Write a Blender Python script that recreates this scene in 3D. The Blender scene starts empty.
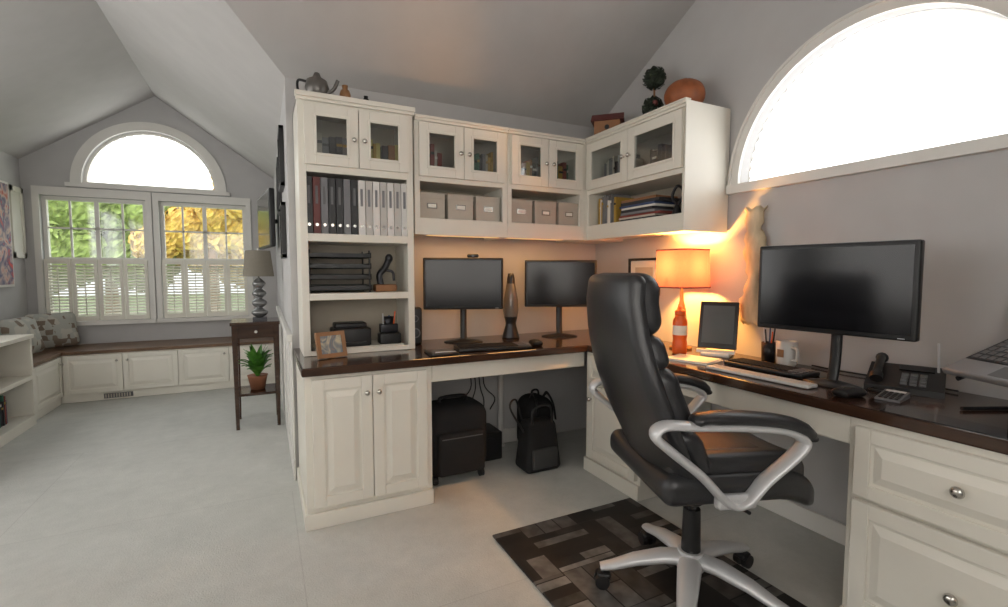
import bpy, bmesh, math, random
from mathutils import Vector, Matrix, noise, geometry
random.seed(7)
pi=math.pi
def T(x,y,z): return Matrix.Translation((x,y,z))
def RZ(a): return Matrix.Rotation(math.radians(a),4,'Z')
def RX(a): return Matrix.Rotation(math.radians(a),4,'X')
def RY(a): return Matrix.Rotation(math.radians(a),4,'Y')
bpy.context.scene.view_settings.view_transform='Standard'

# ---------------------------------------------------------------- materials
def mat(name,col,rough=.5,metal=0,var=.06,scale=6,bump=0,bscale=60,es=0,ecol=None,coat=0,spec=.5,stretch=None):
    m=bpy.data.materials.new(name); m.use_nodes=True
    nt=m.node_tree; N=nt.nodes; L=nt.links; p=N['Principled BSDF']
    tc=N.new('ShaderNodeTexCoord'); mp=N.new('ShaderNodeMapping'); no=N.new('ShaderNodeTexNoise')
    L.new(tc.outputs['Object'],mp.inputs[0]); L.new(mp.outputs[0],no.inputs['Vector'])
    if stretch: mp.inputs['Scale'].default_value=stretch
    no.inputs['Scale'].default_value=scale; no.inputs['Detail'].default_value=4
    r=N.new('ShaderNodeValToRGB'); L.new(no.outputs['Fac'],r.inputs[0])
    r.color_ramp.elements[0].position=.3; r.color_ramp.elements[1].position=.7
    r.color_ramp.elements[0].color=(*[max(0,c*(1-var)) for c in col],1)
    r.color_ramp.elements[1].color=(*[min(1,c*(1+var)) for c in col],1)
    L.new(r.outputs[0],p.inputs['Base Color'])
    p.inputs['Roughness'].default_value=rough; p.inputs['Metallic'].default_value=metal
    p.inputs['Coat Weight'].default_value=coat; p.inputs['Specular IOR Level'].default_value=spec
    if es:
        p.inputs['Emission Color'].default_value=(*(ecol or col),1); p.inputs['Emission Strength'].default_value=es
    if bump:
        n2=N.new('ShaderNodeTexNoise'); n2.inputs['Scale'].default_value=bscale; L.new(tc.outputs['Object'],n2.inputs['Vector'])
        b=N.new('ShaderNodeBump'); b.inputs['Strength'].default_value=bump; b.inputs['Distance'].default_value=.01
        L.new(n2.outputs['Fac'],b.inputs['Height']); L.new(b.outputs[0],p.inputs['Normal'])
    return m
def glassmat(name,tint=(1,1,1),gl=.12):
    m=bpy.data.materials.new(name); m.use_nodes=True; nt=m.node_tree; N=nt.nodes; L=nt.links
    N.remove(N['Principled BSDF']); o=N['Material Output']
    a=N.new('ShaderNodeBsdfTransparent'); a.inputs[0].default_value=(*tint,1)
    g=N.new('ShaderNodeBsdfGlossy'); g.inputs['Roughness'].default_value=.03
    x=N.new('ShaderNodeMixShader'); x.inputs[0].default_value=gl
    L.new(a.outputs[0],x.inputs[1]); L.new(g.outputs[0],x.inputs[2]); L.new(x.outputs[0],o.inputs[0]); return m
def clothshade(name,col,es,tr=.6):
    m=bpy.data.materials.new(name); m.use_nodes=True; nt=m.node_tree; N=nt.nodes; L=nt.links
    N.remove(N['Principled BSDF']); o=N['Material Output']
    tc=N.new('ShaderNodeTexCoord'); no=N.new('ShaderNodeTexNoise'); no.inputs['Scale'].default_value=90
    L.new(tc.outputs['Object'],no.inputs['Vector'])
    r=N.new('ShaderNodeValToRGB'); L.new(no.outputs['Fac'],r.inputs[0])
    r.color_ramp.elements[0].color=(*[c*.85 for c in col],1); r.color_ramp.elements[1].color=(*col,1)
    d=N.new('ShaderNodeBsdfDiffuse'); t=N.new('ShaderNodeBsdfTranslucent'); e=N.new('ShaderNodeEmission')
    for s in (d,t,e): L.new(r.outputs[0],s.inputs[0])
    e.inputs[1].default_value=es
    x=N.new('ShaderNodeMixShader'); x.inputs[0].default_value=tr
    L.new(d.outputs[0],x.inputs[1]); L.new(t.outputs[0],x.inputs[2])
    a=N.new('ShaderNodeAddShader'); L.new(x.outputs[0],a.inputs[0]); L.new(e.outputs[0],a.inputs[1]); L.new(a.outputs[0],o.inputs[0])
    return m

M_wall=mat('wall_paint',(.52,.51,.505),.85,var=.03,bump=.05,bscale=200)
M_ceil=mat('ceiling_paint',(.50,.485,.475),.9,var=.03)
M_white=mat('white_cabinet_paint',(.80,.765,.68),.38,var=.02)
M_trim=mat('trim_paint',(.76,.74,.70),.4,var=.02)
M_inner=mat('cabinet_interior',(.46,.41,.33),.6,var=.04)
M_dwood=mat('dark_walnut',(.05,.023,.013),.18,var=.35,scale=5,coat=.3,stretch=(1,1,8))
M_seatw=mat('seat_wood',(.16,.09,.05),.4,var=.25,scale=6)
M_mwood=mat('brown_wood',(.32,.16,.07),.45,var=.25,scale=9)
M_leather=mat('black_leather',(.022,.022,.024),.34,var=.2,bump=.12,bscale=260,spec=.6)
M_black=mat('black_plastic',(.014,.014,.015),.4,var=.2)
M_bmat=mat('black_fabric',(.012,.012,.013),.85,var=.3,bump=.2,bscale=300)
M_screen=mat('screen_glass',(.008,.008,.010),.16,var=.1,spec=.4)
M_silver=mat('satin_silver',(.66,.66,.67),.38,metal=.35,var=.04)
M_nickel=mat('nickel',(.6,.58,.54),.25,metal=1,var=.05)
M_gray=mat('gray_plastic',(.13,.13,.135),.5)
M_lgray=mat('kraft_gray_box',(.50,.45,.38),.7,var=.05)
M_wplas=mat('white_plastic',(.72,.70,.67),.35)
M_binder=mat('binder_gray',(.52,.50,.47),.5)
M_cer=mat('white_ceramic',(.75,.73,.7),.15)
M_paper=mat('paper',(.80,.77,.7),.8,var=.03)
M_red=mat('orange_bottle_plastic',(.85,.13,.02),.3,var=.08)
M_dred=mat('dark_red_cover',(.13,.03,.025),.5)
M_orange=mat('orange_ceramic',(.30,.09,.03),.55,var=.3,scale=18)
M_green=mat('leaf_green',(.08,.25,.03),.5,var=.4,scale=20)
M_dgreen=mat('boxwood_green',(.022,.032,.018),.7,var=.5,scale=50)
M_glass=glassmat('clear_glass',(.93,.95,.95),.08)
M_bmet=mat('dark_metal',(.05,.05,.055),.35,metal=.8)
M_shade=clothshade('warm_lamp_shade',(.13,.042,.045),.4,.5)
M_gshade=clothshade('grey_lamp_shade',(.33,.30,.25),.0,.3)
M_fan=clothshade('pleated_window_shade',(.98,.98,.97),1.5)
M_fill=clothshade('fill_shade_glow',(1,.98,.95),.8)  # emissive shade for the added out-of-view windows that fill the room
bookcols=[(.25,.05,.04),(.05,.08,.18),(.55,.5,.42),(.45,.28,.05),(.03,.03,.035),(.05,.15,.10),(.55,.35,.08),(.2,.2,.21),(.3,.14,.06),(.65,.55,.2)]
M_books=[mat('book_cover_%d'%i,c,.6,var=.12) for i,c in enumerate(bookcols)]

def floormat():
    m=bpy.data.materials.new('painted_floor'); m.use_nodes=True; nt=m.node_tree; N=nt.nodes; L=nt.links; p=N['Principled BSDF']
    tc=N.new('ShaderNodeTexCoord'); br=N.new('ShaderNodeTexBrick'); L.new(tc.outputs['Object'],br.inputs['Vector'])
    br.inputs['Scale'].default_value=1; br.inputs['Brick Width'].default_value=2.4; br.inputs['Row Height'].default_value=1.22
    br.inputs['Mortar Size'].default_value=.003; br.inputs['Mortar Smooth'].default_value=.5
    br.inputs['Color1'].default_value=(.62,.62,.585,1); br.inputs['Color2'].default_value=(.605,.605,.575,1); br.inputs['Mortar'].default_value=(.54,.535,.51,1)
    no=N.new('ShaderNodeTexNoise'); no.inputs['Scale'].default_value=6; no.inputs['Detail'].default_value=12; no.inputs['Roughness'].default_value=.75; L.new(tc.outputs['Object'],no.inputs['Vector'])
    r=N.new('ShaderNodeValToRGB'); L.new(no.outputs['Fac'],r.inputs[0]); r.color_ramp.elements[0].position=.3;r.color_ramp.elements[1].position=.7
    r.color_ramp.elements[0].color=(.82,.83,.83,1); r.color_ramp.elements[1].color=(1,1,1,1)
    mx=N.new('ShaderNodeMix'); mx.data_type='RGBA'; mx.blend_type='MULTIPLY'; mx.inputs[0].default_value=1
    L.new(br.outputs['Color'],mx.inputs[6]); L.new(r.outputs[0],mx.inputs[7]); L.new(mx.outputs[2],p.inputs['Base Color'])
    r2=N.new('ShaderNodeMapRange'); r2.inputs[3].default_value=.75; r2.inputs[4].default_value=.95; L.new(no.outputs['Fac'],r2.inputs[0]); L.new(r2.outputs[0],p.inputs['Roughness'])
    p.inputs['Specular IOR Level'].default_value=.15
    n2=N.new('ShaderNodeTexNoise'); n2.inputs['Scale'].default_value=160; L.new(tc.outputs['Object'],n2.inputs['Vector'])
    b=N.new('ShaderNodeBump'); b.inputs['Strength'].default_value=.5; b.inputs['Distance'].default_value=.004; L.new(n2.outputs['Fac'],b.inputs['Height']); L.new(b.outputs[0],p.inputs['Normal'])
    return m
M_floor=floormat()
def rugmat():
    m=bpy.data.materials.new('patchwork_hide'); m.use_nodes=True; nt=m.node_tree; N=nt.nodes; L=nt.links; p=N['Principled BSDF']
    tc=N.new('ShaderNodeTexCoord')
    def brick(rot,bw,rh,c1,c2,bias):
        mp=N.new('ShaderNodeMapping'); mp.inputs['Rotation'].default_value=(0,0,rot); L.new(tc.outputs['Object'],mp.inputs[0])
        br=N.new('ShaderNodeTexBrick'); L.new(mp.outputs[0],br.inputs['Vector']); br.inputs['Scale'].default_value=1
        br.inputs['Brick Width'].default_value=bw; br.inputs['Row Height'].default_value=rh; br.inputs['Mortar Size'].default_value=.003
        br.inputs['Bias'].default_value=bias
        br.inputs['Color1'].default_value=(*c1,1); br.inputs['Color2'].default_value=(*c2,1); br.inputs['Mortar'].default_value=(.012,.010,.009,1); return br
    a=brick(0,.27,.05,(.010,.008,.007),(.55,.53,.50),-.42); b=brick(pi/2,.27,.09,(.012,.009,.008),(.30,.28,.26),-.45)
    ck=N.new('ShaderNodeTexChecker'); ck.inputs['Scale'].default_value=3.7; L.new(tc.outputs['Object'],ck.inputs['Vector'])
    mx=N.new('ShaderNodeMix'); mx.data_type='RGBA'; L.new(ck.outputs['Fac'],mx.inputs[0]); L.new(a.outputs[0],mx.inputs[6]); L.new(b.outputs[0],mx.inputs[7])
    no=N.new('ShaderNodeTexNoise'); no.inputs['Scale'].default_value=16; L.new(tc.outputs['Object'],no.inputs['Vector'])
    r=N.new('ShaderNodeValToRGB'); L.new(no.outputs['Fac'],r.inputs[0]); r.color_ramp.elements[0].position=.35;r.color_ramp.elements[1].position=.65; r.color_ramp.elements[0].color=(.5,.48,.46,1)
    m2=N.new('ShaderNodeMix'); m2.data_type='RGBA'; m2.blend_type='MULTIPLY'; m2.inputs[0].default_value=1; L.new(mx.outputs[2],m2.inputs[6]); L.new(r.outputs[0],m2.inputs[7])
    L.new(m2.outputs[2],p.inputs['Base Color']); p.inputs['Roughness'].default_value=.7
    return m
M_rug=rugmat()
def quiltmat():
    m=bpy.data.materials.new('quilt_patchwork'); m.use_nodes=True; nt=m.node_tree; N=nt.nodes; L=nt.links; p=N['Principled BSDF']
    tc=N.new('ShaderNodeTexCoord'); v=N.new('ShaderNodeTexVoronoi'); v.inputs['Scale'].default_value=22; v.distance='CHEBYCHEV'; v.inputs['Randomness'].default_value=.4
    L.new(tc.outputs['Object'],v.inputs['Vector']); r=N.new('ShaderNodeValToRGB'); L.new(v.outputs['Color'],r.inputs[0])
    e=r.color_ramp.elements; e[0].color=(.42,.42,.38,1); e[1].color=(.13,.15,.14,1); x=e.new(.5); x.color=(.22,.17,.13,1); x=e.new(.7); x.color=(.5,.48,.42,1)
    r.color_ramp.interpolation='CONSTANT'; L.new(r.outputs[0],p.inputs['Base Color']); p.inputs['Roughness'].default_value=.9; return m
M_quilt=quiltmat()
def artmat(name,cols,scale):
    m=bpy.data.materials.new(name); m.use_nodes=True; nt=m.node_tree; N=nt.nodes; L=nt.links; p=N['Principled BSDF']
    tc=N.new('ShaderNodeTexCoord'); v=N.new('ShaderNodeTexNoise'); v.inputs['Scale'].default_value=scale; v.inputs['Distortion'].default_value=1.5
    L.new(tc.outputs['Object'],v.inputs['Vector']); r=N.new('ShaderNodeValToRGB'); L.new(v.outputs['Fac'],r.inputs[0])
    e=r.color_ramp.elements; e[0].position=.3; e[1].position=.7
    e[0].color=(*cols[0],1); e[1].color=(*cols[-1],1)
    for i,c in enumerate(cols[1:-1]): x=e.new(.3+.4*(i+1)/(len(cols)-1)); x.color=(*c,1)
    L.new(r.outputs[0],p.inputs['Base Color']); p.inputs['Roughness'].default_value=.5; return m
M_art=artmat('abstract_art',[(.5,.05,.03),(.6,.45,.4),(.1,.1,.2),(.6,.08,.06)],6)
M_photo=artmat('photo_print',[(.6,.55,.4),(.15,.2,.25),(.5,.3,.2)],14)

# ---------------------------------------------------------------- builder
def cr(pts,n=6,closed=False):
    P=[Vector(p) for p in pts]; out=[]; k=len(P); rng=k if closed else k-1
    for i in range(rng):
        p1=P[i]; p2=P[(i+1)%k]
        p0=P[(i-1)%k] if (closed or i>0) else p1*2-p2
        p3=P[(i+2)%k] if (closed or i+2<k) else p2*2-p1
        for j in range(n):
            t=j/n
            out.append(.5*((2*p1)+(p2-p0)*t+(2*p0-5*p1+4*p2-p3)*t*t+(3*p1-p0-3*p2+p3)*t**3))
    if not closed: out.append(P[-1])
    return out
class B:
    def __init__(s,M=None): s.V=[];s.F=[];s.I=[];s.S=[];s.mats=[];s.M=M or Matrix.Identity(4)
    def add(s,vs,fs,m,smooth=False,M=None):
        X=s.M@M if M else s.M; o=len(s.V)
        s.V+=[X@Vector(v) for v in vs]
        if m not in s.mats: s.mats.append(m)
        k=s.mats.index(m)
        for f in fs: s.F.append([o+i for i in f]); s.I.append(k); s.S.append(smooth)
    def box(s,x0,x1,y0,y1,z0,z1,m,M=None):
        v=[(x,y,z) for z in (z0,z1) for y in (y0,y1) for x in (x0,x1)]
        s.add(v,[(0,2,3,1),(4,5,7,6),(0,1,5,4),(2,6,7,3),(0,4,6,2),(1,3,7,5)],m,False,M)
    def cbox(s,c,d,m,M=None): s.box(c[0]-d[0]/2,c[0]+d[0]/2,c[1]-d[1]/2,c[1]+d[1]/2,c[2]-d[2]/2,c[2]+d[2]/2,m,M)
    def frus(s,x0,x1,z0,z1,y,ins,d,m,M=None):
        v=[(x0,y,z0),(x1,y,z0),(x1,y,z1),(x0,y,z1),(x0+ins,y-d,z0+ins),(x1-ins,y-d,z0+ins),(x1-ins,y-d,z1-ins),(x0+ins,y-d,z1-ins)]
        s.add(v,[(4,5,6,7),(0,1,5,4),(1,2,6,5),(2,3,7,6),(3,0,4,7),(3,2,1,0)],m,False,M)
    def cyl(s,p0,p1,r0,r1,m,seg=20,smooth=True,M=None):
        p0=Vector(p0);p1=Vector(p1); t=(p1-p0).normalized(); u=t.orthogonal().normalized(); w=t.cross(u)
        v=[];
        for p,r in((p0,r0),(p1,r1)):
            for i in range(seg): a=2*pi*i/seg; v.append(p+u*math.cos(a)*r+w*math.sin(a)*r)
        f=[(i,(i+1)%seg,seg+(i+1)%seg,seg+i) for i in range(seg)]
        s.add(v,f,m,smooth,M); s.add(v,[list(range(seg))[::-1],list(range(seg,2*seg))],m,False,M)
    def lathe(s,prof,c,m,seg=28,smooth=True,M=None,sx=1,sy=1):
        v=[];f=[]
        for r,z in prof:
            for i in range(seg): a=2*pi*i/seg; v.append((c[0]+sx*r*math.cos(a),c[1]+sy*r*math.sin(a),c[2]+z))
        for k in range(len(prof)-1):
            for i in range(seg): j=(i+1)%seg; f.append((k*seg+i,k*seg+j,(k+1)*seg+j,(k+1)*seg+i))
        s.add(v,f,m,smooth,M)
    def sph(s,c,r,m,seg=20,M=None,fn=None):
        if not isinstance(r,(tuple,list)): r=(r,r,r)
        rings=seg//2; v=[];f=[]
        for k in range(rings+1):
            th=pi*k/rings
            for i in range(seg):
                a=2*pi*i/seg; d=Vector((math.sin(th)*math.cos(a),math.sin(th)*math.sin(a),math.cos(th)))
                q=fn(d) if fn else 1
                v.append((c[0]+d.x*r[0]*q,c[1]+d.y*r[1]*q,c[2]+d.z*r[2]*q))
        for k in range(rings):
            for i in range(seg): j=(i+1)%seg; f.append((k*seg+i,(k+1)*seg+i,(k+1)*seg+j,k*seg+j))
        s.add(v,f,m,True,M)
    def tube(s,pts,rx,ry,m,seg=10,closed=False,up=(0,0,1),M=None):
        P=[Vector(p) for p in pts]; n=len(P); up=Vector(up); v=[];f=[]
        for i,p in enumerate(P):
            a=P[(i-1)%n] if (closed or i>0) else p; b=P[(i+1)%n] if (closed or i<n-1) else p
            t=(b-a).normalized(); sd=t.cross(up)
            if sd.length<1e-3: sd=t.orthogonal()
            sd.normalize(); nn=sd.cross(t)
            ax=rx[i] if isinstance(rx,list) else rx; ay=ry[i] if isinstance(ry,list) else ry
            for j in range(seg):
                q=2*pi*j/seg; v.append(p+sd*math.cos(q)*ax+nn*math.sin(q)*ay)
        for i in range(n if closed else n-1):
            for j in range(seg): k=(j+1)%seg; i2=(i+1)%n; f.append((i*seg+j,i*seg+k,i2*seg+k,i2*seg+j))
        s.add(v,f,m,True,M)
        if not closed: s.add(v,[list(range(seg)),list(range((n-1)*seg,n*seg))],m,False,M)
    def rbox(s,c,size,r,m,n=3,mid=5,fn=None,M=None):
        h=[x/2 for x in size]; r=min(r,min(h)*.999)
        def ax(hh):
            L=[-(hh-r)-r*math.tan(pi/4*(1-k/n)) for k in range(n+1)]
            I=[-(hh-r)+2*(hh-r)*k/mid for k in range(1,mid)]
            return L+I+[-x for x in L[::-1]]
        A=[ax(x) for x in h]; D={};v=[];f=[]
        def vid(p):
            p=Vector(p); inn=Vector([max(-(h[i]-r),min(h[i]-r,p[i])) for i in range(3)]); d=p-inn
            q=inn+d.normalized()*r; key=tuple(round(x,5) for x in q)
            if key not in D:
                D[key]=len(v); w=Vector(fn(q)) if fn else q; v.append((w[0]+c[0],w[1]+c[1],w[2]+c[2]))
            return D[key]
        for k in range(3):
            a,b=(k+1)%3,(k+2)%3
            for sg in(-1,1):
                for i in range(len(A[a])-1):
                    for j in range(len(A[b])-1):
                        q=[]
                        for (ii,jj) in((i,j),(i+1,j),(i+1,j+1),(i,j+1)):
                            p=[0,0,0];p[k]=sg*h[k];p[a]=A[a][ii];p[b]=A[b][jj]; q.append(vid(p))
                        if sg<0:q=q[::-1]
                        if len(set(q))>=3: f.append(list(dict.fromkeys(q)))
        s.add(v,f,m,True,M)
    def out(s,name,bevel=0,recalc=True,segs=1):
        me=bpy.data.meshes.new(name); xs=[v.x for v in s.V];ys=[v.y for v in s.V];zs=[v.z for v in s.V]
        o=Vector(((min(xs)+max(xs))/2,(min(ys)+max(ys))/2,min(zs)))
        me.from_pydata([v-o for v in s.V],[],s.F)
        for m in s.mats: me.materials.append(m)
        me.polygons.foreach_set('material_index',s.I); me.polygons.foreach_set('use_smooth',s.S); me.update()
        if recalc:
            bm=bmesh.new(); bm.from_mesh(me); bmesh.ops.recalc_face_normals(bm,faces=bm.faces); bm.to_mesh(me); bm.free()
        ob=bpy.data.objects.new(name,me); ob.location=o; bpy.context.collection.objects.link(ob)
        if bevel:
            b=ob.modifiers.new('bevel','BEVEL'); b.width=bevel; b.segments=segs; b.limit_method='ANGLE'; b.angle_limit=math.radians(50)
        return ob

# ---------------------------------------------------------------- room
XW=2.24; YB=2.94; XL=-2.03; XP=.135; YF=6.15; YN=-.58; EZ=2.25; RY0=1.18; RZ0=3.19; LX=-.95; LZ=3.0
VY=YB-(LZ-EZ)/((RZ0-EZ)/(YB-RY0)); E=.07
def wall(name,loops,fmap,th,m=None):
    m=m or M_wall; b=B(); flat=[Vector((p[0],p[1],0)) for l in loops for p in l]
    tris=geometry.tessellate_polygon([[Vector((p[0],p[1],0)) for p in l] for l in loops])
    P=[Vector(fmap(p.x,p.y)) for p in flat]; n=len(P); th=Vector(th)
    f=[list(t) for t in tris]+[[i+n for i in t][::-1] for t in tris]; o=0
    for l in loops:
        k=len(l)
        for i in range(k): f.append([o+i,o+(i+1)%k,n+o+(i+1)%k,n+o+i])
        o+=k
    b.add(P+[p+th for p in P],f,m); return b.out(name)
def rect(a,b,c,d): return [(a,c),(b,c),(b,d),(a,d)]
def arch(cx,z0,r,n=40): return [(cx+r*math.cos(pi*i/n),z0+r*math.sin(pi*i/n)) for i in range(n+1)]
TH=.12
AR=(1.15,1.645,.572)
wall('wall_right',[[(YN,0),(YB,0),(YB,EZ+E),(RY0,RZ0+E),(YN,EZ+E)],arch(*AR)],lambda u,v:(XW,u,v),(TH,0,0))
wall('wall_back',[rect(XP,XW+TH,0,EZ+E)],lambda u,v:(u,YB,v),(0,TH,0))
wall('wall_partition',[rect(YB+TH,YF,0,EZ+E)],lambda u,v:(XP,u,v),(TH,0,0))
W1=(-1.90,-1.07,.70,1.93); W2=(-.96,-.16,.70,1.93); AF=(-1.0,2.06,.575)
wall('wall_far',[[(XL,0),(XP+.1,0),(XP+.1,EZ+E),(LX,LZ+E),(XL,EZ+E)],rect(*W1),rect(*W2),arch(*AF)],lambda u,v:(u,YF,v),(0,TH,0))
WL=(.7,2.3,.85,2.1); WL2=(2.75,4.45,.85,2.1)
wall('wall_left',[[(YN,0),(YF,0),(YF,EZ+E),(YB,EZ+E),(RY0,RZ0+E),(YN,EZ+E)],rect(*WL),rect(*WL2)],lambda u,v:(XL,u,v),(-TH,0,0))
WN=(-1.5,.9,.9,2.1)
wall('wall_near',[rect(XL,XW,0,EZ+E),rect(*WN)],lambda u,v:(u,YN,v),(0,-TH,0))
b=B(); b.box(XL-.1,XW+.1,YN-.1,YF+.1,-.08,0,M_floor); b.out('floor')
b=B()
v=[(XL,RY0,RZ0),(XW,RY0,RZ0),(XW,YB,EZ),(XP,YB,EZ),(LX,VY,LZ),(XL,YB,EZ),(XL,YN,EZ),(XW,YN,EZ),(LX,YF,LZ),(XP,YF,EZ),(XL,YF,EZ)]
F_=[(0,1,2,3,4,5),(6,7,1,0),(4,3,9,8),(5,4,8,10)]
b.add(v,F_,M_ceil); b.add([(x,y,z+.1) for x,y,z in v],[f[::-1] for f in F_],M_ceil)
o_=[(0,1),(1,2),(2,3),(3,9),(9,8),(8,10),(10,5),(5,0),(0,6),(6,7),(7,1)]
vv=v+[(x,y,z+.1) for x,y,z in v]; b.add(vv,[(i,j,j+11,i+11) for i,j in o_],M_ceil); b.out('ceiling',recalc=False)

# trims
b=B(); b.box(XW-.016,XW-.001,.9,1.84,.001,.09,M_trim); b.out('baseboard_right',.003)
b=B(); b.box(.76,1.7,YB-.016,YB-.001,.001,.10,M_trim); b.out('baseboard_back',.003)
b=B(); b.box(XP-.014,XP-.001,YB-.02,YF-.62,.001,.12,M_trim); 
for i in range(5):
    y0=YB+.02+i*.5; b.box(XP-.016,XP-.001,y0,y0+.07,.12,.80,M_trim)
b.box(XP-.008,XP-.001,YB-.02,5.5,.12,.80,M_trim); b.box(XP-.03,XP-.001,YB-.02,5.5,.80,.84,M_trim); b.out('trim_1',.003)

def archband(b,cx,z0,ri,ro,y0,y1,m,n=48):
    v=[];f=[]
    for i in range(n+1):
        a=pi*i/n; c,sn=math.cos(a),math.sin(a)
        for (r,y) in((ri,y0),(ro,y0),(ro,y1),(ri,y1)): v.append((cx+r*c,y,z0+r*sn))
    for i in range(n):
        for k in range(4): f.append((i*4+k,i*4+(k+1)%4,(i+1)*4+(k+1)%4,(i+1)*4+k))
    f+= [(0,1,2,3),(n*4+3,n*4+2,n*4+1,n*4)]
    b.add(v,f,m)
def fan(b,cx,z0,r,y,m,n=72):
    v=[];f=[]
    for i in range(n+1):
        a=pi*i/n; d=.014*(1 if i%2 else -1); rr=r+(.004 if i%2 else -.006)
        v.append((cx+.03*math.cos(a),y,z0+.03*math.sin(a))); v.append((cx+rr*math.cos(a),y+d,z0+rr*math.sin(a)))
    for i in range(n): f.append((2*i,2*i+1,2*i+3,2*i+2))
    b.add(v,f,m); b.cyl((cx,y-.012,z0+.02),(cx,y+.01,z0+.02),.035,.035,m)
MR=T(XW,0,0)@RZ(-90)
b=B(MR); cx=-AR[0]
archband(b,cx,AR[1],AR[2],AR[2]+.052,-.020,-.001,M_trim); archband(b,cx,AR[1],AR[2]+.04,AR[2]+.052,-.03,-.02,M_trim)
archband(b,cx,AR[1],AR[2]-.012,AR[2]-.001,.06,.09,M_trim)
b.box(cx-AR[2]-.056,cx+AR[2]+.056,-.035,-.001,AR[1]-.045,AR[1],M_trim)
b.box(cx-AR[2]+.002,cx+AR[2]-.002,.0,.10,AR[1]+.001,AR[1]+.008,M_trim)
fan(b,cx,AR[1]+.01,AR[2]-.02,.045,M_fan); b.out('window_1',recalc=False)
b=B(T(0,YF,0)); cx=AF[0]
archband(b,cx,AF[1],AF[2],AF[2]+.085,-.025,-.001,M_trim); archband(b,cx,AF[1],AF[2]-.03,AF[2]-.001,.03,.07,M_trim)
b.box(cx-AF[2]-.12,cx+AF[2]+.12,-.045,-.001,AF[1]-.04,AF[1],M_trim); b.box(cx-AF[2]+.002,cx+AF[2]-.002,0,.1,AF[1]+.001,AF[1]+.02,M_trim)
fan(b,cx,AF[1]+.02,AF[2]-.04,.045,M_fan,48); b.out('window_2',recalc=False)
def rectwin(name,x0,x1,z0,z1):
    b=B(T(0,YF,0)); w=.05
    b.box(x0-w,x0,-.022,-.001,z0-.001,z1+.08,M_trim); b.box(x1,x1+w,-.022,-.001,z0-.001,z1+.08,M_trim); b.box(x0,x1,-.022,-.001,z1,z1+.08,M_trim)
    b.box(x0-w-.01,x1+w+.01,-.06,-.001,z0-.04,z0,M_trim)
    e=.002; zm=(z0+z1)/2+.0
    for (a,c,y0,q0,q1) in((x0+e,x0+.035,.04,z0+e,z1-e),(x1-.035,x1-e,.04,z0+e,z1-e)): b.box(a,c,y0,y0+.05,q0,q1,M_trim)
    b.box(x0+.035,x1-.035,.04,.09,z0+e,z0+.04,M_trim); b.box(x0+.035,x1-.035,.04,.09,z1-.04,z1-e,M_trim); b.box(x0+.035,x1-.035,.04,.09,zm-.02,zm+.02,M_trim)
    for i in range(1,4):
        xx=x0+(x1-x0)*i/4; b.box(xx-(.018 if i==2 else .008),xx+(.018 if i==2 else .008),.05,.07,z0+.04,z1-.04,M_trim)
    for z in((zm+z1)/2,(zm+z0)/2): b.box(x0+.035,x1-.035,.05,.07,z-.008,z+.008,M_trim)
    b.box(x0+.03,x1-.03,.078,.081,z0+.03,z1-.03,M_glass)
    n=4; W=(x1-x0-.01)/n; sh=zm
    for i in range(n):
        a=x0+.005+i*W+.003; c=a+W-.006; y0,y1=-.015,.012
        b.box(a,a+.028,y0,y1,z0+.003,sh,M_white); b.box(c-.028,c,y0,y1,z0+.003,sh,M_white)
        b.box(a+.028,c-.028,y0,y1,z0+.003,z0+.05,M_white); b.box(a+.028,c-.028,y0,y1,sh-.045,sh,M_white)
        z=z0+.065
        while z<sh-.05:
            b.cbox((0,0,0),(c-a-.058,.034,.005),M_white,M=T((a+c)/2,-.001,z)@RX(32)); z+=.030
        b.box((a+c)/2-.004,(a+c)/2+.004,y0-.008,y0,z0+.06,sh-.06,M_white)
    return b.out(name)
rectwin('window_3',*W1); rectwin('window_4',*W2)
b=B(T(XL,0,0)@RZ(90))
a,c,z0,z1=5.86,6.11,1.32,1.97
b.box(a,c,-.02,-.002,z0,z1,M_white);b.box(a,a+.04,-.03,-.02,z0,z1,M_white);b.box(c-.04,c,-.03,-.02,z0,z1,M_white);b.box(a,c,-.03,-.02,z0,z0+.05,M_white);b.box(a,c,-.03,-.02,z1-.05,z1,M_white)
b.out('window_shutter')
for nm,(y0,y1,z0,z1) in(('fill_window_left',WL),('fill_window_left_far',WL2)):  # unseen left-wall windows, added as extra light sources
    b=B()
    b.box(XL,XL+.02,y0-.07,y0,z0-.07,z1+.07,M_trim);b.box(XL,XL+.02,y1,y1+.07,z0-.07,z1+.07,M_trim);b.box(XL,XL+.02,y0,y1,z1,z1+.07,M_trim);b.box(XL,XL+.05,y0-.09,y1+.09,z0-.07,z0,M_trim)
    b.box(XL-.06,XL-.05,y0+.002,y1-.002,z0+.002,z1-.002,M_fill); b.box(XL-.04,XL-.02,(y0+y1)/2-.02,(y0+y1)/2+.02,z0+.002,z1-.002,M_trim); b.out(nm)
b=B(); x0,x1,z0,z1=WN  # window behind the camera, added to carry fill light
b.box(x0-.07,x0,YN,YN+.02,z0-.07,z1+.07,M_trim);b.box(x1,x1+.07,YN,YN+.02,z0-.07,z1+.07,M_trim);b.box(x0,x1,YN,YN+.02,z1,z1+.07,M_trim);b.box(x0-.09,x1+.09,YN,YN+.05,z0-.07,z0,M_trim)
b.box(x0+.002,x1-.002,YN-.06,YN-.05,z0+.002,z1-.002,M_fill)
for i in(1,2): b.box(x0+(x1-x0)*i/3-.02,x0+(x1-x0)*i/3+.02,YN-.04,YN-.02,z0+.002,z1-.002,M_trim)
b.out('fill_window_near')

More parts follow.
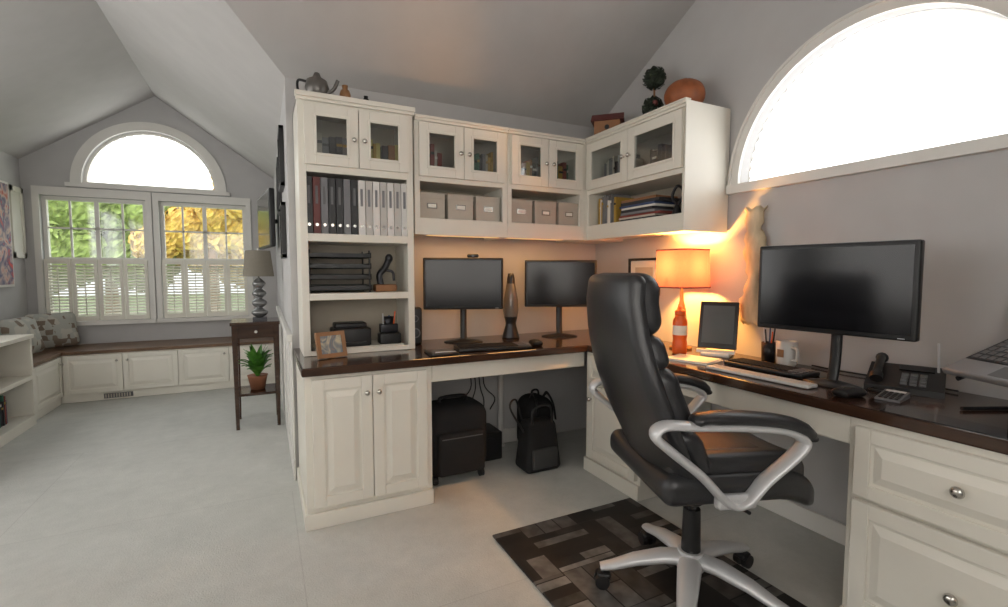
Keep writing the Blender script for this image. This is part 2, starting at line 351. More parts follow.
# ---------------------------------------------------------------- cabinets
def raised(b,x0,x1,z0,z1,y=0,m=None,fr=.052):
    m=m or M_white
    b.box(x0,x1,y-.016,y,z0,z1,m)
    for q in((x0,x0+fr,z0,z1),(x1-fr,x1,z0,z1),(x0+fr,x1-fr,z0,z0+fr),(x0+fr,x1-fr,z1-fr,z1)): b.box(q[0],q[1],y-.024,y-.016,q[2],q[3],m)
    b.frus(x0+fr+.008,x1-fr-.008,z0+fr+.008,z1-fr-.008,y-.016,.028,.009,m)
def knob(b,x,z,y=-.024,m=None,r=.013):
    m=m or M_nickel
    b.cyl((x,y,z),(x,y-.014,z),.005,.005,m,10); b.sph((x,y-.019,z),(r,r*.7,r),m,14)
def gdoor(b,x0,x1,z0,z1,y=0,fr=.052):
    for q in((x0,x0+fr,z0,z1),(x1-fr,x1,z0,z1),(x0+fr,x1-fr,z0,z0+fr),(x0+fr,x1-fr,z1-fr,z1)): b.box(q[0],q[1],y-.02,y,q[2],q[3],M_white)
    g=fr-.008
    for q in((x0+g,x0+fr+.006,z0+g,z1-g),(x1-fr-.006,x1-g,z0+g,z1-g),(x0+fr,x1-fr,z0+g,z0+fr+.006),(x0+fr,x1-fr,z1-fr-.006,z1-g)): b.box(q[0],q[1],y-.024,y-.02,q[2],q[3],M_white)
    b.box(x0+fr,x1-fr,y-.011,y-.008,z0+fr,z1-fr,M_glass)
def books(b,x0,x1,y0,z,h,cols=None,dep=.16,wr=(.015,.04)):
    x=x0
    while x<x1-.012:
        w=min(random.uniform(*wr),x1-x); hh=h*random.uniform(.75,1); m=random.choice(cols or M_books); d=dep*random.uniform(.8,1)
        b.box(x,x+w-.001,y0+random.uniform(0,.015),y0+d,z,z+hh,m)
        if random.random()<.5: b.box(x+.001,x+w-.002,y0-.0005,y0+.002,z+hh*.7,z+hh*.78,random.choice([M_paper,M_books[3],M_black]))
        x+=w+.0005
def upper(b,x0,x1,dep):
    t=.018
    b.box(x0,x0+t,.0,dep,1.40,2.05,M_white); b.box(x1-t,x1,0,dep,1.40,2.05,M_white)
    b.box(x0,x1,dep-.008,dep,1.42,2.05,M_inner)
    b.box(x0,x1,-.002,dep,2.03,2.05,M_white)
    b.box(x0+t,x1-t,.0,dep-.008,1.475,1.495,M_white)
    b.box(x0,x1,-.012,.0,1.40,1.49,M_white)
    b.box(x0+t,x1-t,.0,dep-.008,1.70,1.725,M_white)
    b.box(x0,x0+.03,-.012,0,1.49,2.03,M_white); b.box(x1-.03,x1,-.012,0,1.49,2.03,M_white)
    b.box(x0+.03,x1-.03,-.012,0,1.695,1.735,M_white); b.box(x0+.03,x1-.03,-.012,0,2.0,2.03,M_white)
    xm=(x0+x1)/2
    gdoor(b,x0+.022,xm-.002,1.722,2.015,-.012); gdoor(b,xm+.002,x1-.022,1.722,2.015,-.012)
    knob(b,xm-.026,1.86,-.036); knob(b,xm+.026,1.86,-.036)
    b.box(x0,x1,0,dep,1.415,1.425,M_white)
    b.box(x0,x1,-.035,0,2.035,2.05,M_white); b.box(x0,x1,-.028,0,2.02,2.035,M_white)
DEP=.293
b=B(T(0,2.64,0))
upper(b,.762,1.335,DEP); upper(b,1.337,1.90,DEP); b.box(1.90,1.94,-.012,DEP,1.40,2.05,M_white); b.box(1.94,2.235,.002,DEP,1.40,2.05,M_white); b.out('upper_cabinet',.0015)
b=B(T(0,2.64,0))
books(b,.80,.95,.06,1.726,.2);books(b,1.10,1.28,.06,1.726,.2);books(b,1.40,1.6,.06,1.726,.2);books(b,1.66,1.83,.06,1.726,.2); b.out('book_row')
MU=T(1.94,2.638,0)@RZ(-90)
b=B(MU); upper(b,0.0,.848,DEP); b.box(.848,.852,-.03,DEP,1.40,2.05,M_white); b.box(.0,.855,-.04,.0,2.05,2.058,M_white); b.out('display_cabinet',.0015)
b=B(MU); books(b,.08,.3,.06,1.726,.2,[M_books[4],M_books[7],M_books[2]]); books(b,.5,.7,.06,1.726,.19,[M_books[4],M_books[7],M_books[4]])
books(b,.05,.24,.04,1.496,.19,[M_books[2],M_books[7],M_paper,M_books[3]],wr=(.01,.025))
z=1.496
for i in range(9):
    h=random.uniform(.010,.02); b.box(.27+random.uniform(0,.03),.62-random.uniform(0,.06),.03+random.uniform(0,.01),.2,z,z+h,[M_books[4],M_books[2],M_books[0],M_books[7],M_books[4],M_paper,M_books[1],M_books[4],M_books[8]][i]); z+=h+.0003
b.out('book_row.001')
b=B(MU); b.tube(cr([(.72,.06,1.555),(.685,.06,1.60),(.72,.06,1.65),(.765,.06,1.615),(.745,.06,1.57)],6,True),.008,.008,M_bmet,8,True,(0,1,0)); b.cyl((.72,.06,1.4955),(.72,.06,1.55),.03,.010,M_bmet); b.out('shelf_sculpture')
for x in(.792,.968,1.145,1.372,1.55,1.728):
    b=B(T(x,2.660,1.4962)); w=.156
    b.box(0,w,0,.22,0,.13,M_lgray); b.box(-.002,w+.002,-.002,.222,.112,.145,M_lgray)
    b.box(w/2-.03,w/2+.03,-.006,-.003,.055,.085,M_nickel); b.box(w/2-.024,w/2+.024,-.007,-.0055,.06,.08,M_paper); b.out('storage_box',.002)

# tall bookcase
b=B(T(.17,2.62,0)); W=.578; D=.312; t=.022
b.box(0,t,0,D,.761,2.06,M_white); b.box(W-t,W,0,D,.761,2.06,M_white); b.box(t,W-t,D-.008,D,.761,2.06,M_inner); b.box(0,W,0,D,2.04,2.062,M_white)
for z0,z1 in((1.695,1.73),(1.345,1.385),(1.045,1.08)): b.box(t,W-t,0,D-.008,z0,z1,M_white)
b.box(0,.035,-.012,0,.761,2.04,M_white); b.box(W-.035,W,-.012,0,.761,2.04,M_white); b.box(.035,W-.035,-.012,0,2.01,2.04,M_white); b.box(.035,W-.035,-.012,0,1.69,1.735,M_white)
b.box(.035,W-.035,-.012,0,.761,.785,M_white); b.box(.035,W-.035,-.012,0,1.345,1.385,M_white); b.box(.035,W-.035,-.012,0,1.045,1.08,M_white)
gdoor(b,.028,W/2-.002,1.725,2.02,-.012); gdoor(b,W/2+.002,W-.028,1.725,2.02,-.012); knob(b,W/2-.026,1.86,-.036); knob(b,W/2+.026,1.86,-.036)
b.box(-.01,W+.01,-.035,0,2.05,2.075,M_white); b.box(-.006,W+.006,-.028,0,2.035,2.05,M_white); b.out('bookcase',.0015)
b=B(T(.17,2.62,0)); books(b,.07,.25,.06,1.731,.2,[M_books[4],M_books[7],M_books[2]]); books(b,.34,.42,.06,1.731,.2,[M_books[9],M_books[3],M_books[9]]); books(b,.43,.53,.06,1.731,.17); b.out('book_row.002')
b=B(T(.17,2.625,1.3855)); x=.028
for i in range(14):
    w=.036 if i<7 else .037; m=M_black if i<7 else [M_binder,M_wplas][i%2]
    if i==1: m=M_dred
    if i in(2,5): m=M_books[7]
    b.box(x,x+w-.002,.0,.22,0,.285,m); b.cyl((x+w/2-.001,-.001,.045),(x+w/2-.001,.003,.045),.008,.008,M_nickel,10)
    if i!=5: b.box(x+.011,x+w-.013,-.001,.001,.15,.24,M_gray if i<7 else M_books[7])
    x+=w+.001
b.out('binder_row',.002)
b=B(T(.205,2.66,1.081))
for i in range(4):
    z=.01+i*.058; b.box(0,.32,0,.22,z,z+.004,M_black); b.box(0,.32,.0,.004,z,z+.022,M_black); b.box(0,.006,0,.22,z,z+.03,M_black); b.box(.314,.32,0,.22,z,z+.03,M_black); b.box(0,.32,.214,.22,z,z+.03,M_black)
    b.box(.02,.3,.012,.21,z+.005,z+.025,M_black if i%2 else M_gray)
for x in(.008,.312):
    for y in(.01,.21): b.cyl((x,y,0),(x,y,.225),.005,.005,M_black,8)
b.out('letter_tray')
b=B(T(.61,2.72,1.081)); b.rbox((0,.0,.02),(.12,.08,.04),.01,M_books[8],n=2,mid=2); b.tube(cr([(-.02,0,.03),(-.03,0,.09),(0,0,.13),(.02,0,.17)],5),[.018]*15+[.02],[.018]*15+[.02],M_bmet,10,up=(0,1,0)); b.sph((.025,0,.185),(.022,.02,.026),M_bmet); b.tube(cr([(-.02,0,.12),(.04,-.01,.11),(.05,-.01,.06)],5),.008,.008,M_bmet,8,up=(0,1,0)); b.out('figurine')
b=B(T(.15,2.325,0)); W=.6; D=.608
b.box(0,W,0,D,.001,.719,M_white); b.box(-.012,W,-.02,0,.001,.075,M_white); b.box(-.012,0,0,D,.001,.075,M_white)
raised(b,.03,.298,.10,.70); raised(b,.302,.57,.10,.70); knob(b,.272,.62); knob(b,.328,.62); b.out('base_cabinet',.002)
MB_=T(1.715,2.30,0)@RZ(-90)
b=B(MB_); b.box(-.02,.45,0,.51,.001,.719,M_white); raised(b,.02,.43,.10,.53); raised(b,.02,.43,.55,.70,fr=.03); knob(b,.06,.45); knob(b,.225,.625); b.box(-.02,.45,-.018,0,.001,.08,M_white); b.out('base_cabinet.001',.002)
def drawer_unit(name,y1,W):
    b=B(T(1.715,y1,0)@RZ(-90)); b.box(0,W,0,.51,.001,.719,M_white); b.box(0,W,-.016,0,.001,.07,M_white)
    raised(b,.025,W-.025,.47,.695,fr=.045); raised(b,.025,W-.025,.09,.455,fr=.05); knob(b,W/2,.59,r=.017); knob(b,W/2,.285,r=.017); b.out(name,.002)
drawer_unit('drawer_cabinet',.877,.585); drawer_unit('drawer_cabinet.001',.290,.585)
b=B(); pts=[(.138,2.285),(1.69,2.285),(1.69,-.5),(2.236,-.5),(2.236,2.936),(.138,2.936)]; n=len(pts)
b.add([(x,y,.72) for x,y in pts]+[(x,y,.76) for x,y in pts],[list(range(n))[::-1],list(range(n,2*n))]+[(i,(i+1)%n,n+(i+1)%n,n+i) for i in range(n)],M_dwood)
b.box(.752,1.71,2.335,2.355,.625,.7195,M_white); b.box(1.72,1.74,.879,1.848,.62,.7195,M_white); b.out('desk_countertop',.006,segs=2)
M_bar=mat('warm_light_diffuser',(1,.6,.25),.5,es=1.0,ecol=(1,.6,.25))
b=B(); b.box(.85,1.80,2.70,2.74,1.404,1.4145,M_wplas); b.box(.86,1.79,2.703,2.737,1.402,1.404,M_bar); b.out('under_cabinet_light')

# ---------------------------------------------------------------- office chair
CH=T(1.37,1.21,.0125)@RZ(-18.7)
b=B(CH)
for k in range(5):
    R=RZ(-49.9+72*k)
    b.tube([(.02,0,.135),(.10,0,.135),(.20,0,.115),(.28,0,.088),(.325,0,.078)],[.042,.040,.034,.027,.022],[.024,.024,.020,.016,.013],M_silver,12,M=R)
    b.cyl((.312,0,.085),(.312,0,.05),.010,.008,M_black,10,M=R)
    for s in(-1,1): b.cyl((.318,s*.008,.030),(.318,s*.028,.030),.028,.026,M_black,18,M=R)
    b.rbox((.312,0,.05),(.05,.05,.022),.01,M_black,M=R)
b.cyl((0,0,.10),(0,0,.165),.05,.045,M_silver); b.cyl((0,0,.16),(0,0,.32),.034,.030,M_black); b.cyl((0,0,.32),(0,0,.44),.018,.018,M_bmet)
b.rbox((.0,0,.435),(.26,.18,.06),.015,M_black); b.tube([(.05,-.08,.44),(.05,-.2,.42),(.05,-.25,.425)],.006,.006,M_black,8)
b.rbox((.04,0,.43),(.10,.44,.02),.008,M_bmet)
def seatfn(q):
    x,y,z=q; 
    z2=z - (.05*max(0,(x-.14)/.12)**2 if x>.14 else 0) + .018*(abs(y)/.25)**2*(1 if z>0 else 0)
    return (x,y,z2)
b.rbox((.03,0,.492),(.52,.51,.085),.04,M_leather,fn=seatfn,mid=10)
b.rbox((.04,0,.548),(.47,.45,.085),.04,M_leather,fn=seatfn,mid=10,n=4)
b.rbox((.00,0,.585),(.30,.34,.03),.014,M_leather,mid=6)
def cx_(z):
    K=[(.45,-.14),(.55,-.185),(.68,-.245),(.82,-.30),(.95,-.335),(1.08,-.35),(1.2,-.34)]
    for (a,xa),(c,xc) in zip(K,K[1:]):
        if z<=c: t=max(0,(z-a)/(c-a)); return xa+(xc-xa)*t
    return K[-1][1]
def backfn(z0,curv):
    def fn(q):
        x,y,z=q; zz=z0+z; wid=1.0-.20*max(0,(zz-.85)/.33)-.10*max(0,(.62-zz)/.15)+.07*math.exp(-((zz-.72)/.12)**2)
        return (x+cx_(zz)+curv*(y/.24)**2, y*wid, z)
    return fn
b.rbox((0,0,.80),(.06,.50,.74),.029,M_leather,fn=backfn(.80,.04),mid=12,n=3)
def pad(z0,h,th,off,w=.47):
    f0=backfn(z0,.04)
    def fn(q):
        p=f0(q); return (p[0]+off,p[1],p[2])
    b.rbox((0,0,z0),(th,w,h),th*.45,M_leather,fn=fn,mid=8,n=4)
pad(.585,.22,.11,.055); pad(.79,.20,.105,.05); pad(.93,.11,.09,.045); pad(1.075,.20,.13,.035,.47)
b.rbox((-.12,0,.46),(.16,.10,.03),.012,M_black)
for s in(-1,1):
    Y=s*.285
    loop=cr([(-.04,Y*.95,.475),(-.13,Y*.97,.565),(-.24,Y,.655),(-.285,Y,.70),(-.255,Y,.728),(-.16,Y,.722),(-.02,Y,.715),(.12,Y,.70),(.195,Y,.665),(.17,Y,.62),(.08,Y*.97,.54),(.02,Y*.95,.475)],5,True)
    b.tube(loop,.014,.030,M_silver,12,True,(0,1,0))
    b.rbox((-.01,Y*.93,.475),(.13,.035,.045),.012,M_silver)
    b.rbox((-.01,Y*.78,.462),(.06,.09,.018),.008,M_bmet)
    b.tube(cr([(-.17,Y,.738),(-.12,Y,.745),(0,Y,.741),(.12,Y,.725),(.19,Y,.70),(.225,Y,.668)],4),[.012]+[.018]*4+[.021]*12+[.018]*2+[.013]*2,[.022]+[.034]*4+[.038]*12+[.034]*2+[.026]*2,M_leather,14,up=(0,1,0))
b.out('office_chair')
b=B(); b.rbox((1.285,1.25,.006),(.80,1.28,.010),.004,M_rug,n=1,mid=2); b.out('area_rug')

# ---------------------------------------------------------------- electronics
def monitor(name,x,y,zc,w,h,rot,fr=.12,back=.06):
    b=B(T(x,y,0)@RZ(rot))
    b.rbox((0,.018,zc),(w,.035,h),.008,M_black,n=2,mid=2); b.box(-w/2+.016,w/2-.016,-.0015,.0,zc-h/2+.018,zc+h/2-.016,M_screen); b.rbox((0,.045,zc-.01),(w*.5,.035,h*.55),.012,M_black,n=2,mid=2)
    b.tube(cr([(0,.06,zc-.02),(0,.085,zc-.12),(0,.08,.85),(0,.06,.775)],4),.02,.012,M_black,10,up=(0,1,0))
    b.lathe([(0,.022),(.03,.02),(fr*.8,.010),(fr,.004),(fr,0),(0,0)],(0,.06,.7605),M_black,sy=.6)
    b.box(w/2-.05,w/2-.03,-.002,-.001,zc-h/2+.006,zc-h/2+.009,M_silver)
    return b.out(name)
monitor('computer_monitor',1.07,2.68,1.12,.48,.31,-20)
monitor('computer_monitor.001',1.73,2.63,1.115,.47,.305,-26)
monitor('computer_monitor.002',1.865,1.05,1.128,.53,.335,-84,.10)
b=B(T(1.13,2.675,1.2758)@RZ(-20)); b.rbox((0,.015,.012),(.07,.022,.022),.009,M_black); b.cyl((0,.004,.012),(0,.0,.012),.008,.008,M_screen); b.out('webcam')
def keyboard(name,x,y,L,W,rot):
    b=B(T(x,y,.7605)@RZ(rot)); b.rbox((0,0,.009),(L,W,.018),.006,M_black,n=2,mid=2)
    r=5;c=18
    for i in range(r):
        for j in range(c):
            u=-L/2+.012+(L-.024)*(j+.5)/c; v=-W/2+.012+(W-.024)*(i+.5)/r
            b.cbox((u,v,.0205),(.8*(L-.024)/c,.8*(W-.024)/r,.006),M_gray if j>14 else M_bmat)
    b.out(name)
keyboard('keyboard',1.14,2.42,.42,.15,-10); keyboard('keyboard.001',1.975,1.345,.36,.13,-88)
def mouse(name,x,y,rot,z=.7605,m=None):
    b=B(T(x,y,z)@RZ(rot)); m=m or M_black
    b.rbox((0,0,.017),(.062,.105,.034),.016,m,n=4,mid=4,fn=lambda q:(q[0]*(1-.2*(q[2]/.017 if q[2]>0 else 0)),q[1],q[2]*(1-.35*abs(q[1])/.05 if q[2]>0 else 1))); b.cyl((-.003,.025,.026),(.003,.025,.026),.008,.008,M_gray,12); b.out(name)
mouse('computer_mouse',1.42,2.42,-10); mouse('computer_mouse.001',1.80,.93,80)
b=B(T(.83,2.40,.7605)@RZ(-5)); b.rbox((0,0,.006),(.15,.18,.012),.005,M_black,n=2,mid=2); b.box(-.06,.06,-.06,.08,.012,.0128,M_gray); b.cyl((-.05,-.075,.018),(.06,-.07,.018),.004,.003,M_silver,8); b.out('drawing_tablet')
def speaker(name,x,y,rot):
    b=B(T(x,y,.7605)@RZ(rot)); b.rbox((0,0,.11),(.08,.10,.22),.012,M_black,n=2,mid=2)
    for z,r in((.07,.03),(.155,.02)): b.cyl((0,-.0505,z),(0,-.053,z),r,r,M_gray,24); b.cyl((0,-.053,z),(0,-.054,z),r*.75,r*.4,M_bmet,24)
    b.out(name)
speaker('speaker',.80,2.80,-10)
b=B(T(1.435,2.77,.7605))
b.lathe([(0,0),(.058,0),(.056,.01),(.036,.08),(.034,.10),(.045,.14)],(0,0,0),M_bmet); b.lathe([(.044,.14),(.050,.18),(.046,.25),(.034,.32),(.026,.36)],(0,0,0),mat('lava_liquid',(.18,.16,.14),.1)); b.lathe([(.027,.355),(.024,.39),(.018,.42),(0,.422)],(0,0,0),M_bmet); b.out('lava_lamp')
LX_,LY_=2.085,1.95
b=B(T(LX_,LY_,.7605))
b.lathe([(0,0),(.06,0),(.06,.012),(.02,.02),(.016,.05),(.024,.09),(.03,.15),(.024,.22),(.012,.27),(.008,.33),(.008,.39)],(0,0,0),M_mwood)
b.cyl((0,0,.385),(0,0,.415),.013,.013,M_nickel)
def sq(a):
    c,q=math.cos(a),math.sin(a); k=(abs(c)**5+abs(q)**5)**(-1/5); return c*k,q*k
def shade(b,s0,s1,z0,z1,m):
    v=[];f=[];n=40
    for (h,z) in((s0,z0),(s1,z1)):
        for i in range(n): c,q=sq(2*pi*i/n); v.append((h*c,h*q,z))
    for i in range(n): f.append((i,(i+1)%n,n+(i+1)%n,n+i))
    b.add(v,f,m,True)
shade(b,.118,.112,.345,.55,M_shade)
for z,h in((.345,.1185),(.55,.1125)):
    b.tube([(h*sq(2*pi*i/40)[0],h*sq(2*pi*i/40)[1],z) for i in range(40)],.0025,.004,M_shade,6,True)
b.cyl((-.11,0,.40),(.11,0,.40),.002,.002,M_bmet,6); b.out('table_lamp',recalc=False)
b=B(T(1.955,1.835,.7605)); b.lathe([(0,0),(.034,0),(.037,.008),(.037,.055),(.034,.07),(.034,.08),(.037,.095),(.037,.165),(.034,.18),(.026,.195),(.026,.2),(0,.2)],(0,0,0),M_red); b.lathe([(.0375,.10),(.0375,.15)],(0,0,0),M_paper); b.lathe([(.026,.2),(.028,.203),(.028,.225),(.018,.232),(.010,.235),(.010,.25),(0,.251)],(0,0,0),M_red); b.out('water_bottle')
b=B(T(2.06,1.69,.7605)@RZ(-60)); R=T(0,.0,.035)@RX(-14)
b.rbox((0,0,.125),(.185,.012,.245),.005,M_black,n=2,mid=2,M=R); b.box(-.075,.075,-.0075,-.006,.03,.225,mat('tablet_screen',(.10,.12,.13),.15),M=R)
b.rbox((0,.03,.012),(.14,.16,.024),.01,M_wplas,n=2,mid=2); b.box(-.03,.03,.01,.02,.02,.11,M_wplas,M=R); b.box(-.09,.09,-.04,-.02,.02,.035,M_wplas); b.out('tablet_stand')
b=B(T(1.86,1.66,.7605)@RZ(-75)); b.box(-.11,.11,-.085,.085,0,.006,M_paper); b.box(-.105,.105,-.083,.081,.006,.011,M_wplas,M=RZ(3)); b.out('notepad',.001)
b=B(T(1.79,1.27,.7605)@RZ(-88)); b.rbox((0,0,.008),(.44,.07,.014),.006,M_wplas,n=2,mid=2); b.out('wrist_rest')
b=B(T(2.18,1.49,.7605)); b.lathe([(0,0),(.03,0),(.033,.09),(.030,.09),(.027,.005),(0,.005)],(0,0,0),M_black)
for i in range(5): a=i*1.3; b.cyl((.01*math.cos(a),.01*math.sin(a),.006),(.026*math.cos(a),.026*math.sin(a),.14+.01*i),.0035,.0035,[M_red,M_black,M_silver,M_books[1],M_black][i],8)
b.out('pen_holder')
b=B(T(2.19,1.60,0)); v=[];f=[];n=26;k=10; mp=mat('birch_bark',(.66,.52,.34),.7,var=.35,scale=14,stretch=(1,1,.3))
for i in range(n+1):
    z=.93+.58*i/n; w=.055+.025*math.sin(i*.5)*.6+.01*math.sin(i*1.7); off=.012*math.sin(i*.35)
    for j in range(k+1):
        a=-1.9+3.8*j/k; v.append((-.028*math.cos(a)+.02,off+w*math.sin(a)*.9,z+.01*math.sin(j*2+i)))
for i in range(n):
    for j in range(k): q=i*(k+1)+j; f.append((q,q+1,q+k+2,q+k+1))
b.add(v,f,mp,True); ob=b.out('birch_bark_wall_art',recalc=False); md=ob.modifiers.new('s','SOLIDIFY'); md.thickness=.004
b=B(T(2.14,1.375,.7605)); b.lathe([(0,.0),(.036,0),(.042,.01),(.045,.115),(.041,.115),(.038,.012),(0,.010)],(0,0,0),M_cer,seg=32); b.tube(cr([(-.02,-.040,.09),(-.035,-.07,.085),(-.035,-.07,.04),(-.02,-.040,.03)],6),.006,.008,M_cer,10,up=(1,0,0)); b.cbox((-.0445,.0,.06),(.002,.03,.035),M_mwood); b.out('coffee_mug')
b=B(T(2.10,.90,.7605)@RZ(-70))
b.add([(-.11,-.10,0),(.11,-.10,0),(.11,.10,0),(-.11,.10,0),(-.11,-.10,.02),(.11,-.10,.02),(.11,.10,.075),(-.11,.10,.075)],[(0,3,2,1),(4,5,6,7),(0,1,5,4),(1,2,6,5),(2,3,7,6),(3,0,4,7)],M_black)
R=T(0,0,.047)@RX(15.4)
for i in range(4):
    for j in range(3): b.rbox((.0+j*.026,-.07+i*.026,.004),(.02,.017,.01),.003,M_gray,n=1,mid=1,M=R)
b.box(-.02,.08,.045,.085,.001,.006,M_screen,M=R)
b.tube(cr([(-.075,-.10,.025),(-.075,-.06,.04),(-.075,.05,.04),(-.075,.09,.025)],5),[.02]*4+[.014]*8+[.02]*4,[.02]*4+[.016]*8+[.02]*4,M_black,12,M=R)
b.tube(cr([(-.075,-.09,.01),(-.09,-.12,.006),(-.04,-.14,.006),(-.02,-.10,.01)],8),.004,.004,M_black,6); b.cyl((.09,.06,.05),(.085,.06,.17),.0045,.0035,M_silver,8); b.out('desk_telephone')
# calculator
b=B(T(1.895,.845,.7605)@RZ(-80)); b.add([(-.035,-.055,0),(.035,-.055,0),(.035,.055,0),(-.035,.055,0),(-.035,-.055,.008),(.035,-.055,.008),(.035,.055,.020),(-.035,.055,.020)],[(0,3,2,1),(4,5,6,7),(0,1,5,4),(1,2,6,5),(2,3,7,6),(3,0,4,7)],M_gray)
R=T(0,0,.0145)@RX(6.2); b.box(-.028,.028,.03,.048,0,.002,M_wplas,M=R)
for i in range(5):
    for j in range(4): b.cbox((-.022+j*.0147,-.042+i*.0155,.001),(.010,.010,.004),M_black,M=R)
b.out('calculator',.001)
# laptop on stand
b=B(T(1.955,.52,.7605)@RZ(-115)); HZ=.165
for sx in(-.13,.13):
    b.tube(cr([(sx,-.11,HZ-.065),(sx,-.02,HZ-.028),(sx,.09,HZ+.022)],4),.008,.006,M_bmet,8,up=(1,0,0)); b.cyl((sx,-.09,.006),(sx,.07,.006),.006,.006,M_bmet); b.cyl((sx,.07,.006),(sx,.07,HZ+.01),.006,.006,M_bmet)
b.cyl((-.13,.07,.008),(.13,.07,.008),.006,.006,M_bmet)
M_lap=mat('laptop_aluminium',(.30,.30,.31),.4,metal=.5)
R=T(0,0,HZ)@RX(24)
b.rbox((0,0,.0),(.36,.25,.022),.008,M_lap,n=2,mid=2,M=R); b.box(-.17,.17,-.045,.108,.011,.0125,M_black,M=R)
for i in range(5):
    for j in range(14): b.cbox((-.148+j*.0228,-.028+i*.028,.0145),(.018,.021,.005),M_gray,M=R)
b.box(-.045,.045,-.112,-.055,.011,.012,M_gray,M=R)
R2=R@T(0,.127,.012)@RX(-35)
b.rbox((0,.004,.115),(.36,.012,.23),.005,M_lap,n=2,mid=2,M=R2); b.box(-.165,.165,-.0035,-.002,.015,.22,M_screen,M=R2); b.out('laptop')
b=B(T(1.77,.66,.7605)); b.box(-.07,.03,-.28,.13,0,.002,mat('glass_desk_mat',(.02,.022,.025),.06)); b.out('desk_mat')
b=B(T(0,0,.768)); b.tube(cr([(2.19,.78,0),(2.21,1.0,.0),(2.19,1.15,.0),(2.21,1.3,.0)],8),.0035,.0035,M_black,6); b.out('cable')
b=B(MR); x0,x1,z0,z1=-2.55,-2.27,1.04,1.28
for q in((x0,x0+.015,z0,z1),(x1-.015,x1,z0,z1),(x0,x1,z0,z0+.015),(x0,x1,z1-.015,z1)): b.box(q[0],q[1],-.02,-.002,q[2],q[3],M_black)
b.box(x0+.01,x1-.01,-.01,-.003,z0+.01,z1-.01,M_paper); b.box(x0+.06,x1-.06,-.011,-.01,z0+.06,z1-.06,M_lgray); b.out('picture_frame')
b=B(T(.30,2.50,.766)@RZ(18)); R=RX(-15)
for q in((-.075,-.055,0,.13),(.055,.075,0,.13),(-.055,.055,0,.02),(-.055,.055,.11,.13)): b.box(q[0],q[1],0,.014,q[2],q[3],M_mwood,M=R)
b.box(-.055,.055,.004,.01,.02,.11,M_photo,M=R); b.box(-.01,.01,.0,.07,-.004,.0,M_mwood); b.out('picture_frame.001')
b=B(T(.42,2.74,.7865)); b.rbox((0,0,.05),(.20,.16,.10),.012,M_black,n=2,mid=2); b.rbox((0,.02,.11),(.17,.11,.03),.01,M_black,n=2,mid=2); b.box(-.07,.07,-.10,-.07,.02,.028,M_black); b.out('label_printer')
b=B(T(.42,2.74,.7605)); b.box(-.19,.28,-.07,.15,0,.0255,M_white); b.out('shelf_liner')
b=B(T(.63,2.72,.7865)); b.rbox((0,0,.03),(.12,.08,.06),.008,M_black,n=2,mid=2); b.rbox((0,.015,.085),(.10,.05,.05),.006,M_bmet,n=2,mid=2); b.cyl((-.03,0,.06),(-.035,0,.17),.004,.004,M_silver,8); b.cyl((.02,0,.06),(.035,0,.18),.004,.004,M_red,8); b.cyl((0,0,.06),(-.002,-.01,.16),.004,.004,M_books[1],8)
b.lathe([(.025,.11),(.03,.15),(.026,.15),(.02,.112)],(.0,.015,0),M_bmet); b.out('desk_organizer')
# decor on top
b=B(T(.275,2.70,2.0765)@Matrix.Scale(1.1,4)@RZ(-20)); mt=mat('pewter',(.16,.15,.14),.35,metal=.5)
b.lathe([(0,0),(.03,0),(.045,.02),(.055,.05),(.045,.085),(.02,.10),(.018,.105),(.012,.12),(0,.125)],(0,0,0),mt); b.tube(cr([(.045,0,.03),(.075,0,.05),(.095,0,.09)],5),.009,.009,mt,8,up=(0,1,0)); b.tube(cr([(-.045,0,.08),(-.085,0,.085),(-.085,0,.04),(-.05,0,.03)],5),.006,.006,M_black,8,up=(0,1,0)); b.out('teapot')
b=B(T(.41,2.68,2.0765)); b.lathe([(0,0),(.025,0),(.028,.04),(.022,.06),(.012,.065),(.016,.085),(0,.09)],(0,0,0),M_mwood); b.out('wooden_jar')
b=B(T(.52,2.70,2.0765)); b.lathe([(0,0),(.018,0),(.022,.03),(.01,.045),(.012,.055),(0,.056)],(0,0,0),M_black); b.out('ink_bottle')
def leafball(b,c,r,n,m,s=.016):
    b.sph(c,r*.9,m,18)
    for i in range(n):
        d=Vector((random.gauss(0,1),random.gauss(0,1),random.gauss(0,1))).normalized(); p=Vector(c)+d*r*random.uniform(.88,1.05); u=(d.orthogonal()+Vector((random.uniform(-.5,.5),)*3)).normalized(); w=d.cross(u)
        b.add([p-u*s,p+w*s*.5+d*s*.3,p+u*s,p-w*s*.5+d*s*.3],[(0,1,2,3)],m)
b=B(T(2.09,2.20,2.059)); b.lathe([(0,0),(.04,0),(.055,.07),(.058,.08),(.05,.08),(0,.07)],(0,0,0),M_bmet); b.cyl((0,0,.07),(0,0,.24),.006,.006,M_mwood,8)
leafball(b,(0,0,.265),.062,260,M_dgreen); leafball(b,(-.01,.0,.10),.055,160,M_dgreen,.02); leafball(b,(-.06,-.03,.07),.04,90,M_dgreen,.016); b.sph((-.05,-.06,.1),.018,M_dred,10); b.out('topiary',recalc=False)
b=B(T(2.08,1.96,2.059)); b.sph((0,0,.088),(.105,.105,.088),M_orange,36,fn=lambda d:1+.02*abs(math.cos(5*math.atan2(d.y,d.x)))-.08*abs(d.z)**6); b.cyl((0,0,.165),(.01,0,.180),.012,.008,M_mwood,8); b.out('pumpkin')
b=B(T(1.99,2.50,2.059)@RZ(-45)); b.box(-.08,.08,-.05,.05,0,.08,M_books[8]); b.add([(-.10,-.065,.08),(.10,-.065,.08),(.10,.065,.08),(-.10,.065,.08),(-.10,0,.135),(.10,0,.135)],[(0,1,5,4),(3,4,5,2),(0,4,3),(1,2,5),(0,3,2,1)],M_dred); b.cyl((0,-.051,.04),(0,-.05,.04),.015,.015,M_black,14); b.out('birdhouse')

